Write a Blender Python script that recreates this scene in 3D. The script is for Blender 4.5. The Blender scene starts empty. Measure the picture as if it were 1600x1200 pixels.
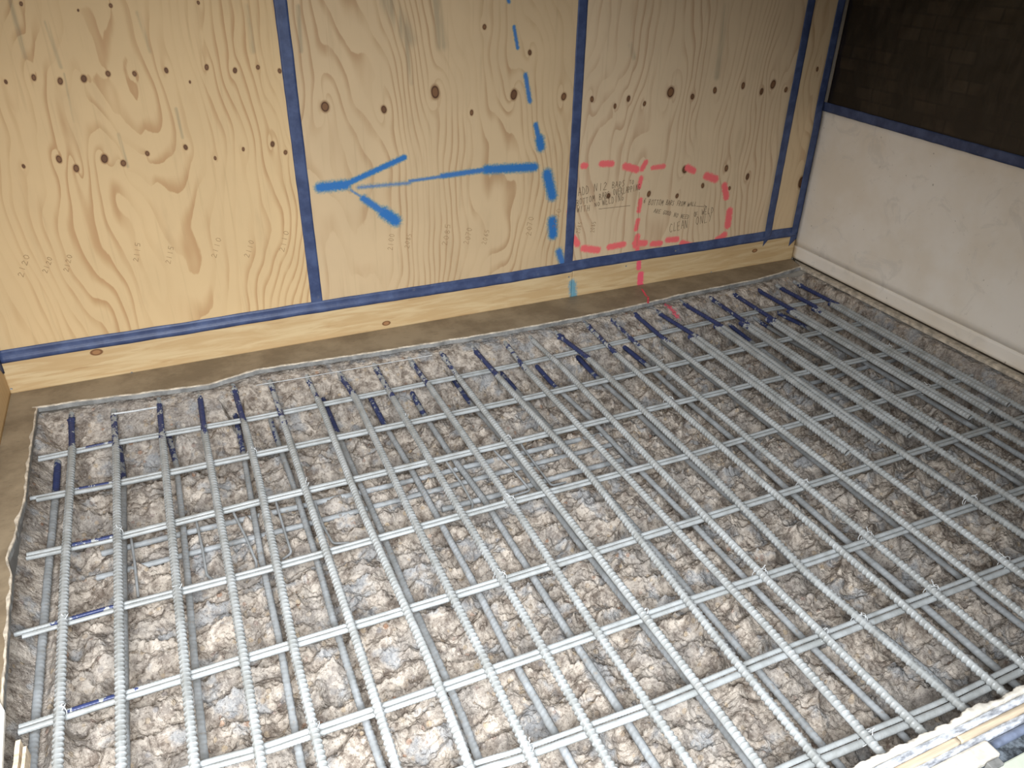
import bpy, math, random
import numpy as np
from mathutils import Matrix, Vector

random.seed(7); rng = np.random.default_rng(7)
scene = bpy.context.scene
COL = scene.collection

# ---------------------------------------------------------------- camera
cam_d = bpy.data.cameras.new('camera'); cam = bpy.data.objects.new('camera', cam_d); COL.objects.link(cam)
cam_d.sensor_fit = 'HORIZONTAL'; cam_d.sensor_width = 36.0; cam_d.lens = 36.0*1216.115/1600.0
cam_d.clip_start = 0.05
RR = [[0.9148043, -0.403582, 0.0159566], [-0.1931572, -0.4718442, -0.8602635], [0.3547159, 0.7838907, -0.5095999]]
cam.matrix_world = Matrix(((RR[0][0], -RR[1][0], -RR[2][0], -3.119), (RR[0][1], -RR[1][1], -RR[2][1], -3.1256),
                           (RR[0][2], -RR[1][2], -RR[2][2], 1.5948), (0, 0, 0, 1)))
scene.camera = cam

# ---------------------------------------------------------------- world, daylight, exposure
world = bpy.data.worlds.new('overcast_sky'); scene.world = world; world.use_nodes = True
wn = world.node_tree.nodes; wn['Background'].inputs[0].default_value = (0.80, 0.88, 1.0, 1); wn['Background'].inputs[1].default_value = 0.44

def area(name, loc, target, sx, sy, power, color):
    l = bpy.data.lights.new(name, 'AREA'); l.shape = 'RECTANGLE'; l.size = sx; l.size_y = sy; l.energy = power; l.color = color
    o = bpy.data.objects.new(name, l); COL.objects.link(o); o.location = loc
    o.rotation_euler = (Vector(target)-Vector(loc)).to_track_quat('-Z', 'Z').to_euler(); return o
# daylight coming in through the open side the photographer stands in
dl = area('doorway_daylight', (-3.25, -3.40, 1.75), (-2.95, -2.05, -0.1), 1.2, 0.8, 88, (0.94, 0.97, 1.0)); dl.data.spread = math.radians(110)
scene.view_settings.view_transform = 'Standard'; scene.view_settings.look = 'None'
scene.view_settings.exposure = 0.0; scene.view_settings.gamma = 1.0
scene.view_settings.use_curve_mapping = False

# ---------------------------------------------------------------- measured layout, metres (x along the back wall, y into the room, z up)
LONG=[[[[-3.624,-0.211],[-3.614,-0.439],[-3.61,-1.108],[-3.597,-1.753]],-0.417],[[[-3.478,-0.247],[-3.472,-0.477],[-3.469,-1.167],[-3.467,-1.808]],-0.465],[[[-3.316,-0.225],[-3.317,-0.463],[-3.317,-1.231],[-3.317,-1.873]],-0.456],[[[-3.166,-0.235],[-3.173,-0.477],[-3.173,-1.292],[-3.179,-1.894]],-0.49],[[[-3.035,-0.225],[-3.03,-0.489],[-3.03,-0.863],[-3.053,-1.654],[-3.053,-1.991]],-0.49],[[[-2.892,-0.245],[-2.892,-0.489],[-2.896,-1.099],[-2.896,-1.72],[-2.902,-2.056]],-0.527],[[[-2.745,-0.261],[-2.738,-0.478],[-2.749,-1.161],[-2.74,-1.798],[-2.75,-2.121]],-0.428],[[[-2.615,-0.286],[-2.599,-0.457],[-2.61,-1.219],[-2.608,-1.847],[-2.614,-2.179]],-0.419],[[[-2.462,-0.272],[-2.462,-0.487],[-2.458,-1.283],[-2.452,-1.73],[-2.457,-2.246]],-0.487],[[[-2.307,-0.275],[-2.298,-0.483],[-2.289,-1.308],[-2.294,-1.919],[-2.288,-2.319]],-0.473],[[[-2.162,-0.278],[-2.164,-0.499],[-2.157,-1.027],[-2.145,-1.982],[-2.143,-2.381]],-0.476],[[[-2.013,-0.281],[-2.002,-0.659],[-1.977,-1.262],[-2.009,-2.04],[-2.012,-2.432]],-0.5],[[[-1.862,-0.29],[-1.873,-0.501],[-1.864,-1.31],[-1.858,-2.059],[-1.863,-2.458]],-0.473],[[[-1.733,-0.288],[-1.72,-0.545],[-1.736,-1.363],[-1.74,-1.916],[-1.73,-2.452]],-0.471],[[[-1.602,-0.286],[-1.576,-0.529],[-1.585,-1.426],[-1.614,-1.95],[-1.581,-2.462]],-0.508],[[[-1.427,-0.243],[-1.441,-0.52],[-1.45,-1.482],[-1.447,-2.02],[-1.45,-2.454]],-0.506],[[[-1.291,-0.245],[-1.31,-0.507],[-1.324,-1.415],[-1.324,-2.072],[-1.325,-2.422]],-0.505],[[[-1.153,-0.224],[-1.165,-0.512],[-1.169,-1.228],[-1.164,-2.267]],-0.497],[[[-1.036,-0.248],[-1.009,-0.54],[-1.018,-1.261],[-1.024,-2.199]],-0.537],[[[-0.858,-0.214],[-0.83,-0.505],[-0.859,-1.327],[-0.859,-2.077]],-0.492],[[[-0.69,-0.198],[-0.699,-0.521],[-0.713,-1.387],[-0.727,-1.979]],-0.51],[[[-0.547,-0.212],[-0.55,-0.49],[-0.583,-1.44],[-0.565,-1.858]],-0.528],[[[-0.394,-0.211],[-0.387,-0.476],[-0.393,-1.731]],-0.488],[[[-0.263,-0.237],[-0.25,-0.507],[-0.281,-1.648]],-0.513],[[[-0.141,-0.231],[-0.129,-0.498],[-0.165,-1.562]],-0.498]]
LAPS=[[18,-1.515],[19,-1.51],[20,-1.52],[21,-1.53],[22,-1.52],[23,-1.519],[24,-1.513]]
ROWS=[[[-3.726,-0.416],[-3.468,-0.412],[-2.983,-0.436],[-1.903,-0.435],[-0.542,-0.389],[-0.145,-0.407]],[[-3.735,-0.659],[-3.469,-0.673],[-3.017,-0.681],[-2.02,-0.7],[-0.727,-0.686],[-0.143,-0.691]],[[-3.722,-0.954],[-3.489,-0.966],[-3.026,-0.958],[-2.176,-0.965],[-0.946,-0.964],[-0.139,-0.979]],[[-3.727,-1.282],[-3.473,-1.277],[-3.103,-1.285],[-2.305,-1.278],[-1.579,-1.287],[-1.205,-1.275],[-0.149,-1.272]],[[-3.69,-1.6],[-3.483,-1.596],[-3.147,-1.595],[-2.464,-1.599],[-1.469,-1.594],[-0.3,-1.587]],[[-3.298,-1.868],[-3.17,-1.88],[-2.765,-1.882],[-2.021,-1.881],[-1.712,-1.888],[-0.615,-1.902]],[[-2.723,-2.111],[-2.647,-2.121],[-2.262,-2.133],[-1.911,-2.128],[-1.337,-2.136],[-0.937,-2.142]],[[-2.042,-2.398],[-1.6,-2.416],[-1.335,-2.413]]]
LOWS=[[[[-3.688,-0.357],[-3.685,-0.551],[-3.685,-0.969],[-3.682,-1.409],[-3.68,-1.648]],-0.551],[[[-3.482,-0.279],[-3.469,-0.523],[-3.471,-0.733],[-3.475,-1.058],[-3.478,-1.735]],-0.523],[[[-3.308,-0.28],[-3.304,-0.343],[-3.291,-0.514],[-3.292,-0.851],[-3.296,-1.133],[-3.303,-1.471],[-3.305,-1.796]],-0.491],[[[-3.05,-0.236],[-3.054,-0.525],[-3.065,-0.811],[-3.078,-1.165],[-3.08,-1.494],[-3.092,-1.788],[-3.096,-1.904]],-0.526],[[[-2.925,-0.414],[-2.917,-0.822],[-2.917,-1.16],[-2.926,-1.488],[-2.926,-1.785],[-2.921,-1.979]],-0.52],[[[-2.697,-0.246],[-2.698,-0.824],[-2.695,-1.154],[-2.699,-1.485],[-2.695,-1.734],[-2.696,-1.934],[-2.702,-2.058]],-0.531],[[[-2.511,-0.306],[-2.512,-0.545],[-2.503,-0.82],[-2.501,-1.158],[-2.5,-1.484],[-2.506,-1.791],[-2.501,-2.051]],-0.536],[[[-2.338,-0.349],[-2.343,-0.538],[-2.339,-0.821],[-2.321,-1.148],[-2.322,-1.388],[-2.323,-1.795],[-2.318,-2.044],[-2.319,-2.237]],-0.535],[[[-2.133,-0.29],[-2.136,-0.532],[-2.111,-0.847],[-2.118,-1.135],[-2.119,-1.479],[-2.111,-1.794],[-2.103,-2.043],[-2.107,-2.328]],-0.523],[[[-1.917,-0.348],[-1.915,-0.464],[-1.911,-0.818],[-1.91,-1.152],[-1.91,-1.494],[-1.91,-1.797],[-1.908,-2.045]],-0.522],[[[-1.743,-0.349],[-1.746,-0.533],[-1.727,-0.818],[-1.726,-1.165],[-1.718,-1.493],[-1.719,-1.804],[-1.718,-2.047],[-1.701,-2.359]],-0.54],[[[-1.526,-0.325],[-1.536,-0.528],[-1.525,-0.811],[-1.524,-1.205],[-1.515,-1.485],[-1.518,-1.675],[-1.531,-1.878],[-1.486,-2.267]],-0.515],[[[-1.275,-0.323],[-1.269,-0.542],[-1.279,-0.812],[-1.276,-1.154],[-1.292,-1.48],[-1.299,-1.801],[-1.296,-2.056],[-1.299,-2.358]],-0.527],[[[-1.071,-0.334],[-1.078,-1.519],[-1.085,-1.787],[-1.092,-2.038]],-0.339],[[[-0.652,-0.336],[-0.669,-0.533],[-0.707,-1.147],[-0.72,-2.01]],-0.533],[[[-0.485,-0.38],[-0.479,-0.61],[-0.448,-0.896],[-0.468,-1.133],[-0.478,-1.831]],-0.422],[[[-0.326,-0.338],[-0.301,-0.478],[-0.312,-1.708]],-0.478],[[[-0.047,-0.331],[-0.047,-0.434],[-0.135,-1.577]],-0.434]]
BURIED=[[[-3.541,-0.903],[-1.726,-0.927]],[[-3.554,-1.016],[-1.724,-1.0]],[[-2.47,-1.119],[-1.735,-1.101]],[[-0.673,-0.931],[-0.059,-0.904]],[[-0.673,-1.043],[-0.081,-1.029]]]
LIGS=[[[-3.448,-0.896],[-3.441,-1.025],[-3.436,-1.173]],[[-3.249,-0.895],[-3.243,-1.031],[-3.242,-1.154],[-3.221,-1.184]],[[-3.131,-0.898],[-3.108,-1.039],[-3.094,-1.156],[-3.104,-1.198]],[[-2.991,-0.903],[-2.989,-1.055],[-2.986,-1.155],[-3.018,-1.167]],[[-2.869,-0.983],[-2.867,-1.072],[-2.855,-1.162],[-2.805,-1.173]],[[-2.374,-0.9],[-2.364,-1.041],[-2.365,-1.149],[-2.394,-1.2]],[[-2.183,-0.904],[-2.161,-1.023],[-2.149,-1.159],[-2.222,-1.16]],[[-2.074,-0.927],[-2.071,-1.052],[-2.068,-1.164],[-2.008,-1.161]]]
TIES=[[-3.609,-1.27],[-3.599,-1.587],[-3.318,-1.272],[-3.467,-0.943],[-3.04,-0.656],[-2.903,-0.953],[-2.454,-0.679],[-2.154,-0.957],[-2.295,-1.27],[-2.454,-1.567],[-2.143,-1.879],[-1.737,-1.884],[-1.316,-1.585],[-1.31,-1.871],[-1.314,-2.132],[-1.735,-2.121],[-1.578,-2.113],[-1.874,-2.403],[-1.438,-0.934],[-3.047,-1.87],[-2.626,-2.109],[-0.253,-0.949],[-0.39,-1.236],[-1.312,-0.668],[-1.008,-2.123],[-0.841,-1.888],[-1.38,-2.463]]
KNOTS=[[-3.434,1.35,0.0053],[-3.277,1.328,0.0037],[-3.178,1.34,0.0057],[-2.905,1.344,0.0051],[-3.539,1.122,0.0054],[-3.456,1.131,0.0074],[-3.382,1.116,0.0085],[-3.31,1.12,0.0096],[-3.233,1.132,0.0078],[-3.151,1.128,0.007],[-3.048,1.134,0.0072],[-2.978,1.092,0.0042],[-2.914,1.138,0.0075],[-2.82,1.123,0.0077],[-2.739,1.13,0.0067],[-2.664,1.114,0.0069],[-3.561,0.849,0.0057],[-3.449,0.863,0.0097],[-3.404,0.827,0.0099],[-3.308,0.852,0.0122],[-3.251,0.831,0.0093],[-3.166,0.858,0.0074],[-3.034,0.869,0.0076],[-2.939,0.821,0.0056],[-2.834,0.845,0.0058],[-2.725,0.855,0.0083],[-2.681,0.82,0.0072],[-2.512,0.978,0.0159],[-2.282,0.953,0.0117],[-2.067,1.006,0.0189],[-1.911,0.916,0.0085],[-1.721,0.976,0.0162],[-1.485,0.954,0.0125],[-1.853,1.239,0.0082],[-1.652,1.137,0.0087],[-1.345,0.935,0.0097],[-1.225,0.898,0.0083],[-1.158,0.926,0.0101],[-1.071,0.899,0.0086],[-0.936,0.941,0.0193],[-0.812,0.914,0.0108],[-0.689,0.935,0.0111],[-0.528,0.947,0.0114],[-0.411,0.914,0.0117],[-0.348,0.943,0.0158],[-0.262,0.914,0.0101],[-0.802,0.575,0.0152],[-0.681,0.483,0.0099],[-0.551,0.557,0.012],[-0.408,0.501,0.0124],[-0.995,0.475,0.0111],[-0.828,0.447,0.0096],[-1.221,0.49,0.0106],[-0.511,0.452,0.0082],[-0.088,1.0,0.0082],[-0.04,0.434,0.0224]]
BLUE=[[-2.565,0.671,-2.461,0.671,0.0203,1],[-2.461,0.673,-2.209,0.759,0.0117,1],[-2.442,0.648,-2.388,0.602,0.0092,0.4],[-2.393,0.607,-2.311,0.538,0.0161,0.9],[-2.311,0.538,-2.263,0.496,0.0249,1],[-2.41,0.655,-2.193,0.651,0.0159,0.3],[-2.192,0.659,-2.051,0.664,0.0097,0.6],[-2.05,0.666,-1.845,0.674,0.0129,0.85],[-1.845,0.674,-1.615,0.663,0.0195,1],[-1.755,1.345,-1.749,1.326,0.0082,0.8],[-1.725,1.236,-1.707,1.156,0.0084,0.8],[-1.669,1.051,-1.646,0.945,0.0118,0.8],[-1.615,0.846,-1.594,0.771,0.0123,0.9],[-1.594,0.784,-1.587,0.748,0.0203,1],[-1.55,0.626,-1.52,0.523,0.0242,1],[-1.514,0.404,-1.507,0.335,0.0236,1],[-1.472,0.247,-1.444,0.171,0.0209,0.8],[-1.393,0.073,-1.382,0.009,0.0254,0.55]]
RED=[[-1.369,0.646,-1.356,0.645,0.0134,1],[-1.272,0.646,-1.217,0.641,0.0137,1],[-1.143,0.622,-1.078,0.601,0.0159,1],[-1.049,0.601,-1.032,0.63,0.0126,1],[-0.989,0.601,-0.927,0.602,0.0128,0.8],[-0.788,0.583,-0.748,0.563,0.0152,1],[-0.666,0.53,-0.608,0.508,0.0177,1],[-0.546,0.469,-0.522,0.407,0.0162,1],[-0.487,0.329,-0.484,0.253,0.0188,1],[-0.495,0.202,-0.54,0.18,0.017,1],[-0.587,0.169,-0.638,0.158,0.0168,0.7],[-0.678,0.16,-0.759,0.192,0.0165,1],[-0.853,0.222,-0.794,0.218,0.0139,1],[-0.943,0.214,-0.893,0.21,0.0136,1],[-1.047,0.231,-0.986,0.223,0.0152,1],[-1.193,0.231,-1.113,0.234,0.0148,1],[-1.337,0.244,-1.257,0.224,0.0161,1],[-1.397,0.304,-1.374,0.272,0.0158,1],[-1.048,0.558,-1.054,0.516,0.0109,1],[-1.039,0.451,-1.043,0.395,0.0111,1],[-1.042,0.349,-1.048,0.304,0.0112,1],[-1.035,0.263,-1.041,0.217,0.0152,1],[-1.028,0.202,-1.025,0.167,0.0115,1],[-1.016,0.125,-1.013,0.097,0.0136,0.9],[-0.997,0.059,-0.992,-0.012,0.0158,1],[-1.421,0.53,-1.42,0.619,0.0135,0.5],[-1.432,0.44,-1.417,0.358,0.0136,0.5]]
STAIN=[[-3.463,1.361,-3.463,1.193,0.0088],[-3.378,1.295,-3.37,1.159,0.0073],[-3.365,1.139,-3.374,0.984,0.0038],[-2.749,1.329,-2.749,1.184,0.0108],[-2.571,1.326,-2.579,1.178,0.009],[-2.242,1.341,-2.163,1.207,0.0342],[-2.055,1.338,-2.034,1.18,0.0256],[-2.176,1.208,-2.166,1.045,0.0102],[-3.101,1.317,-3.086,1.197,0.0078],[-0.691,1.29,-0.689,0.995,0.0175],[-1.172,1.149,-1.15,1.097,0.0129],[-3.245,0.932,-3.239,0.818,0.0061],[-3.041,1.005,-3.038,0.904,0.0064],[-2.004,1.293,-1.818,1.3,0.0209]]
WRITING=[["ADD",-1.384,0.507,-1.322,0.512,0.0394],["N12",-1.302,0.517,-1.227,0.522,0.0364],["BARS",-1.206,0.524,-1.133,0.527,0.0296],["TO",-1.112,0.533,-1.086,0.534,0.0189],["BOTTOM",-1.39,0.462,-1.292,0.473,0.0288],["BARS",-1.271,0.477,-1.21,0.486,0.0295],["OVERLAPPING",-1.196,0.488,-1.046,0.502,0.0299],["WITH",-1.388,0.428,-1.316,0.43,0.029],["NO",-1.293,0.446,-1.262,0.448,0.0184],["WELDING",-1.251,0.446,-1.132,0.462,0.0334],["6",-1.022,0.434,-1.008,0.432,0.0234],["BOTTOM",-0.992,0.421,-0.905,0.408,0.0275],["BARS",-0.89,0.409,-0.84,0.4,0.0241],["FROM",-0.824,0.397,-0.773,0.389,0.0245],["WALL",-0.758,0.387,-0.703,0.381,0.0207],["ARE",-0.957,0.379,-0.914,0.366,0.0199],["GOOD",-0.902,0.362,-0.851,0.349,0.0202],["NO",-0.835,0.341,-0.807,0.334,0.0205],["NEED",-0.791,0.329,-0.739,0.317,0.0207],["OF",-0.709,0.325,-0.686,0.326,0.0253],["WELD",-0.663,0.33,-0.587,0.338,0.0297],["CLEAN",-0.847,0.262,-0.733,0.274,0.0455],["ONLY",-0.691,0.279,-0.589,0.29,0.0426]]
NUMBERS=[["2100",-2.285,0.368,-2.269,0.442,0.0229],["2085",-2.213,0.366,-2.193,0.433,0.0204],["2085",-2.035,0.356,-2.013,0.457,0.0243],["2070",-1.933,0.345,-1.911,0.423,0.0249],["2065",-1.849,0.334,-1.83,0.404,0.0222],["2070",-1.625,0.347,-1.609,0.44,0.0266],["2070",-1.489,0.364,-1.469,0.463,0.0239],["2120",-3.668,0.456,-3.623,0.539,0.0179],["2120",-3.589,0.461,-3.555,0.518,0.0163],["2120",-3.52,0.454,-3.491,0.52,0.0166],["2115",-3.281,0.459,-3.255,0.535,0.0177],["2115",-3.172,0.434,-3.143,0.505,0.0183],["2110",-3.002,0.435,-2.965,0.517,0.0191],["2110",-2.878,0.417,-2.845,0.488,0.0197],["2110",-2.738,0.422,-2.707,0.513,0.0204],["2085",-1.367,0.324,-1.354,0.381,0.0211],["2085",-1.286,0.319,-1.28,0.375,0.0215]]
PENCIL=[[-1.269,0.432,-1.096,0.429],[-1.051,0.49,-1.034,0.216],[-0.703,0.381,-0.638,0.37],[-0.656,0.382,-0.638,0.37],[-0.653,0.362,-0.638,0.37]]
BACKEDGE=[[-3.748,-0.149],[-3.597,-0.157],[-3.418,-0.18],[-3.127,-0.215],[-2.935,-0.165],[-2.676,-0.182],[-2.405,-0.2],[-2.117,-0.213],[-1.874,-0.223],[-1.55,-0.225],[-1.287,-0.218],[-1.119,-0.207],[-0.817,-0.178],[-0.377,-0.167],[-0.218,-0.146],[-0.051,-0.115]]
LEFTEDGE=[[-3.734,-0.361],[-3.733,-0.557],[-3.728,-0.742],[-3.739,-0.844],[-3.74,-0.931],[-3.753,-1.014],[-3.733,-1.105],[-3.729,-1.236],[-3.719,-1.412],[-3.712,-1.565]]
SCREWS=[[-3.401,0.001],[-3.823,0.021],[-1.445,-0.001],[-1.413,0.11],[-1.239,-0.004],[-1.09,0.119],[-0.801,0.16],[-0.55,0.005]]
BKNOT=[[-3.504,0.116,0.014],[-0.278,0.087,0.011],[-2.337,0.028,0.012]]
FLOORRED=[[-1.014,-0.057],[-1.04,-0.14],[-1.079,-0.214]]

ZU, ZC, ZL = -0.045, -0.063, -0.142      # centre heights: top bars, cross bars, bottom bars

# ---------------------------------------------------------------- helpers
def smooth(a, b, v):
    t = np.clip((v-a)/(b-a), 0, 1); return t*t*(3-2*t)
def _hash(ix, iy, s):
    h = (ix.astype(np.int64)*374761393 + iy.astype(np.int64)*668265263 + s*974634777) & 0xffffffff
    h = ((h ^ (h >> 13))*1274126177) & 0xffffffff
    return (h ^ (h >> 16)) & 0xffffffff
def noise2(x, y, s=0):                     # gradient noise, about -1..1
    x = np.asarray(x, float); y = np.asarray(y, float)
    ix = np.floor(x); iy = np.floor(y); fx = x-ix; fy = y-iy
    u = fx*fx*fx*(fx*(fx*6-15)+10); v = fy*fy*fy*(fy*(fy*6-15)+10)
    def g(dx, dy):
        a = _hash(ix+dx, iy+dy, s)/4294967296.0*2*np.pi
        return np.cos(a)*(fx-dx)+np.sin(a)*(fy-dy)
    a = g(0, 0)*(1-u)+g(1, 0)*u; b = g(0, 1)*(1-u)+g(1, 1)*u
    return (a*(1-v)+b*v)*1.6
def seg_d(px, pz, a):                      # distance to a segment a = x0,z0,x1,z1
    dx, dz = a[2]-a[0], a[3]-a[1]; L = dx*dx+dz*dz+1e-12
    t = np.clip(((px-a[0])*dx+(pz-a[1])*dz)/L, 0, 1)
    return np.hypot(px-a[0]-t*dx, pz-a[1]-t*dz)

def np_mesh(name, V, F, m=None, parent=None, smooth_=True, attrs=None):
    V = np.asarray(V, np.float32); F = np.asarray(F, np.int32); k = F.shape[1]
    me = bpy.data.meshes.new(name); me.vertices.add(len(V)); me.vertices.foreach_set('co', V.ravel())
    me.loops.add(F.size); me.loops.foreach_set('vertex_index', F.ravel())
    me.polygons.add(len(F)); me.polygons.foreach_set('loop_start', np.arange(0, F.size, k, dtype=np.int32))
    try: me.polygons.foreach_set('loop_total', np.full(len(F), k, np.int32))
    except Exception: pass
    me.polygons.foreach_set('use_smooth', np.full(len(F), smooth_))
    me.update(calc_edges=True); me.validate()
    if attrs:
        for an, av in attrs.items():
            a = me.attributes.new(an, 'FLOAT', 'POINT'); a.data.foreach_set('value', np.asarray(av, np.float32).ravel())
    if m: me.materials.append(m)
    o = bpy.data.objects.new(name, me); COL.objects.link(o)
    if parent: o.parent = parent
    return o
def py_mesh(name, V, F, m=None, parent=None, smooth_=False):
    me = bpy.data.meshes.new(name); me.from_pydata([tuple(v) for v in V], [], F); me.update()
    if smooth_: me.polygons.foreach_set('use_smooth', [True]*len(me.polygons))
    if m: me.materials.append(m)
    o = bpy.data.objects.new(name, me); COL.objects.link(o)
    if parent: o.parent = parent
    return o
def tag(o, label, cat, group=None, kind=None):
    if label: o['label'] = label
    if cat: o['category'] = cat
    if group: o['group'] = group
    if kind: o['kind'] = kind
    return o
def struct(o): o['kind'] = 'structure'; return o
def empty(name, loc=(0, 0, 0)):
    o = bpy.data.objects.new(name, None); COL.objects.link(o); o.location = loc; o.empty_display_size = .1; return o
BOXF = [(0, 1, 3, 2), (4, 6, 7, 5), (0, 4, 5, 1), (2, 3, 7, 6), (0, 2, 6, 4), (1, 5, 7, 3)]
def box(name, x0, x1, y0, y1, z0, z1, m, parent=None, bev=0):
    V = [(x, y, z) for x in (x0, x1) for y in (y0, y1) for z in (z0, z1)]
    o = py_mesh(name, V, BOXF, m, parent)
    if bev:
        b = o.modifiers.new('b', 'BEVEL'); b.width = bev; b.segments = 2
    return o
def grid_faces(nu, nv):
    i = np.arange(nu-1)[:, None]; j = np.arange(nv-1)[None, :]
    a = i*nv+j; return np.stack([a, a+nv, a+nv+1, a+1], -1).reshape(-1, 4)
def resample(pts, step, win=.06):
    p = np.array(pts, float); d = np.r_[0, np.cumsum(np.linalg.norm(np.diff(p, axis=0), axis=1))]
    n = max(3, int(d[-1]/step)+1); s = np.linspace(0, d[-1], n)
    q = np.stack([np.interp(s, d, p[:, k]) for k in range(3)], 1)
    w = max(1, int(win/step/2))
    if w > 1 and n > 2*w+2:
        pad = np.concatenate([2*q[0]-q[w:0:-1], q, 2*q[-1]-q[-2:-w-2:-1]])
        ker = np.ones(2*w+1)/(2*w+1)
        q = np.stack([np.convolve(pad[:, k], ker, 'valid') for k in range(3)], 1)
    return q, s
def tube(pts, r, m_=8, step=.003, win=.006, rfun=None):
    """vertices and faces of a round tube along pts; rfun(s, theta) may shape the radius"""
    q, s = resample(pts, step, win)
    t = np.gradient(q, axis=0); t /= np.linalg.norm(t, axis=1)[:, None]
    # transported frame
    ref = np.array([0, 0, 1.]) if abs(t[0][2]) < .9 else np.array([1., 0, 0])
    if np.abs(t[:, 2]).max() < .9:
        n1 = ref-t*(t@ref)[:, None]; n1 /= np.linalg.norm(n1, axis=1)[:, None]
    else:
        n1 = np.zeros_like(t); v = ref-t[0]*(t[0]@ref); n1[0] = v/np.linalg.norm(v)
        for i in range(1, len(t)):
            v = n1[i-1]-t[i]*(n1[i-1]@t[i]); n1[i] = v/np.linalg.norm(v)
    n2 = np.cross(t, n1)
    th = np.arange(m_)/m_*2*np.pi
    rad = np.full((len(q), m_), r) if rfun is None else rfun(s[:, None], th[None, :])
    V = q[:, None, :]+rad[..., None]*(np.cos(th)[None, :, None]*n1[:, None, :]+np.sin(th)[None, :, None]*n2[:, None, :])
    V = V.reshape(-1, 3); n = len(q)
    i = np.arange(n-1)[:, None]; j = np.arange(m_)[None, :]; j2 = (j+1) % m_
    F = np.stack([i*m_+j, (i+1)*m_+j, (i+1)*m_+j2, i*m_+j2], -1).reshape(-1, 4)
    # caps as quads fans (two centre verts)
    V = np.vstack([V, q[0], q[-1]]); c0, c1 = len(V)-2, len(V)-1
    caps = []
    for a in range(0, m_, 2):
        caps.append([c0, (a+2) % m_, (a+1) % m_, a]); e = (n-1)*m_
        caps.append([c1, e+a, e+(a+1) % m_, e+(a+2) % m_])
    return V, np.vstack([F, np.array(caps)]), q, s
def joined(parts):
    Vs, Fs, o = [], [], 0
    for V, F in parts:
        Vs.append(V); Fs.append(np.asarray(F)+o); o += len(V)
    return np.vstack(Vs), np.vstack(Fs)

# ---------------------------------------------------------------- materials
def srgb(r, g, b):
    f = lambda c: (c/255/12.92) if c/255 <= .04045 else ((c/255+.055)/1.055)**2.4
    return (f(r), f(g), f(b), 1)
class M:
    def __init__(s, name, rough=.6, spec=.4):
        s.m = bpy.data.materials.new(name); s.m.use_nodes = True; s.nt = s.m.node_tree
        s.b = s.nt.nodes['Principled BSDF']; s.b.inputs['Roughness'].default_value = rough
        s.b.inputs['Specular IOR Level'].default_value = spec
        s.tc = s.nt.nodes.new('ShaderNodeTexCoord')
    def n(s, t, **k):
        nd = s.nt.nodes.new(t)
        for a, v in k.items(): setattr(nd, a, v)
        return nd
    def l(s, a, b): s.nt.links.new(a, b)
    def put(s, sock, v):
        if hasattr(v, 'links'): s.l(v, sock)
        else: sock.default_value = v
    def noise(s, scale, detail=3, rough=.6, vec=None, stretch=None, dist=0):
        v = vec or s.tc.outputs['Object']
        if stretch:
            mp = s.n('ShaderNodeMapping'); mp.inputs['Scale'].default_value = stretch; s.l(v, mp.inputs[0]); v = mp.outputs[0]
        nd = s.n('ShaderNodeTexNoise'); nd.inputs['Scale'].default_value = scale; nd.inputs['Detail'].default_value = detail
        nd.inputs['Roughness'].default_value = rough; nd.inputs['Distortion'].default_value = dist; s.l(v, nd.inputs['Vector'])
        return nd.outputs['Fac']
    def voro(s, scale, feature='F1', vec=None, out='Distance'):
        nd = s.n('ShaderNodeTexVoronoi'); nd.feature = feature; nd.inputs['Scale'].default_value = scale
        s.l(vec or s.tc.outputs['Object'], nd.inputs['Vector']); return nd.outputs[out]
    def math(s, op, a, b=0., c=None, clamp=False):
        nd = s.n('ShaderNodeMath', operation=op, use_clamp=clamp); s.put(nd.inputs[0], a); s.put(nd.inputs[1], b)
        if c is not None: s.put(nd.inputs[2], c)
        return nd.outputs[0]
    def step(s, v, a, b):
        nd = s.n('ShaderNodeMapRange', interpolation_type='SMOOTHSTEP'); s.put(nd.inputs[0], v)
        nd.inputs[1].default_value = a; nd.inputs[2].default_value = b; return nd.outputs[0]
    def mix(s, f, a, b):
        nd = s.n('ShaderNodeMix', data_type='RGBA'); s.put(nd.inputs[0], f); s.put(nd.inputs[6], a); s.put(nd.inputs[7], b); return nd.outputs[2]
    def attr(s, name): return s.n('ShaderNodeAttribute', attribute_name=name).outputs['Fac']
    def ramp(s, v, stops):
        nd = s.n('ShaderNodeValToRGB'); s.put(nd.inputs[0], v); cr = nd.color_ramp
        while len(cr.elements) < len(stops): cr.elements.new(.5)
        for e, (p, c) in zip(cr.elements, stops): e.position = p; e.color = c
        return nd.outputs[0]
    def color(s, v): s.put(s.b.inputs['Base Color'], v); return s
    def bump(s, v, strength=.3, dist=.002):
        nd = s.n('ShaderNodeBump'); nd.inputs['Strength'].default_value = strength; nd.inputs['Distance'].default_value = dist
        s.put(nd.inputs['Height'], v); s.l(nd.outputs[0], s.b.inputs['Normal']); return s

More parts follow.
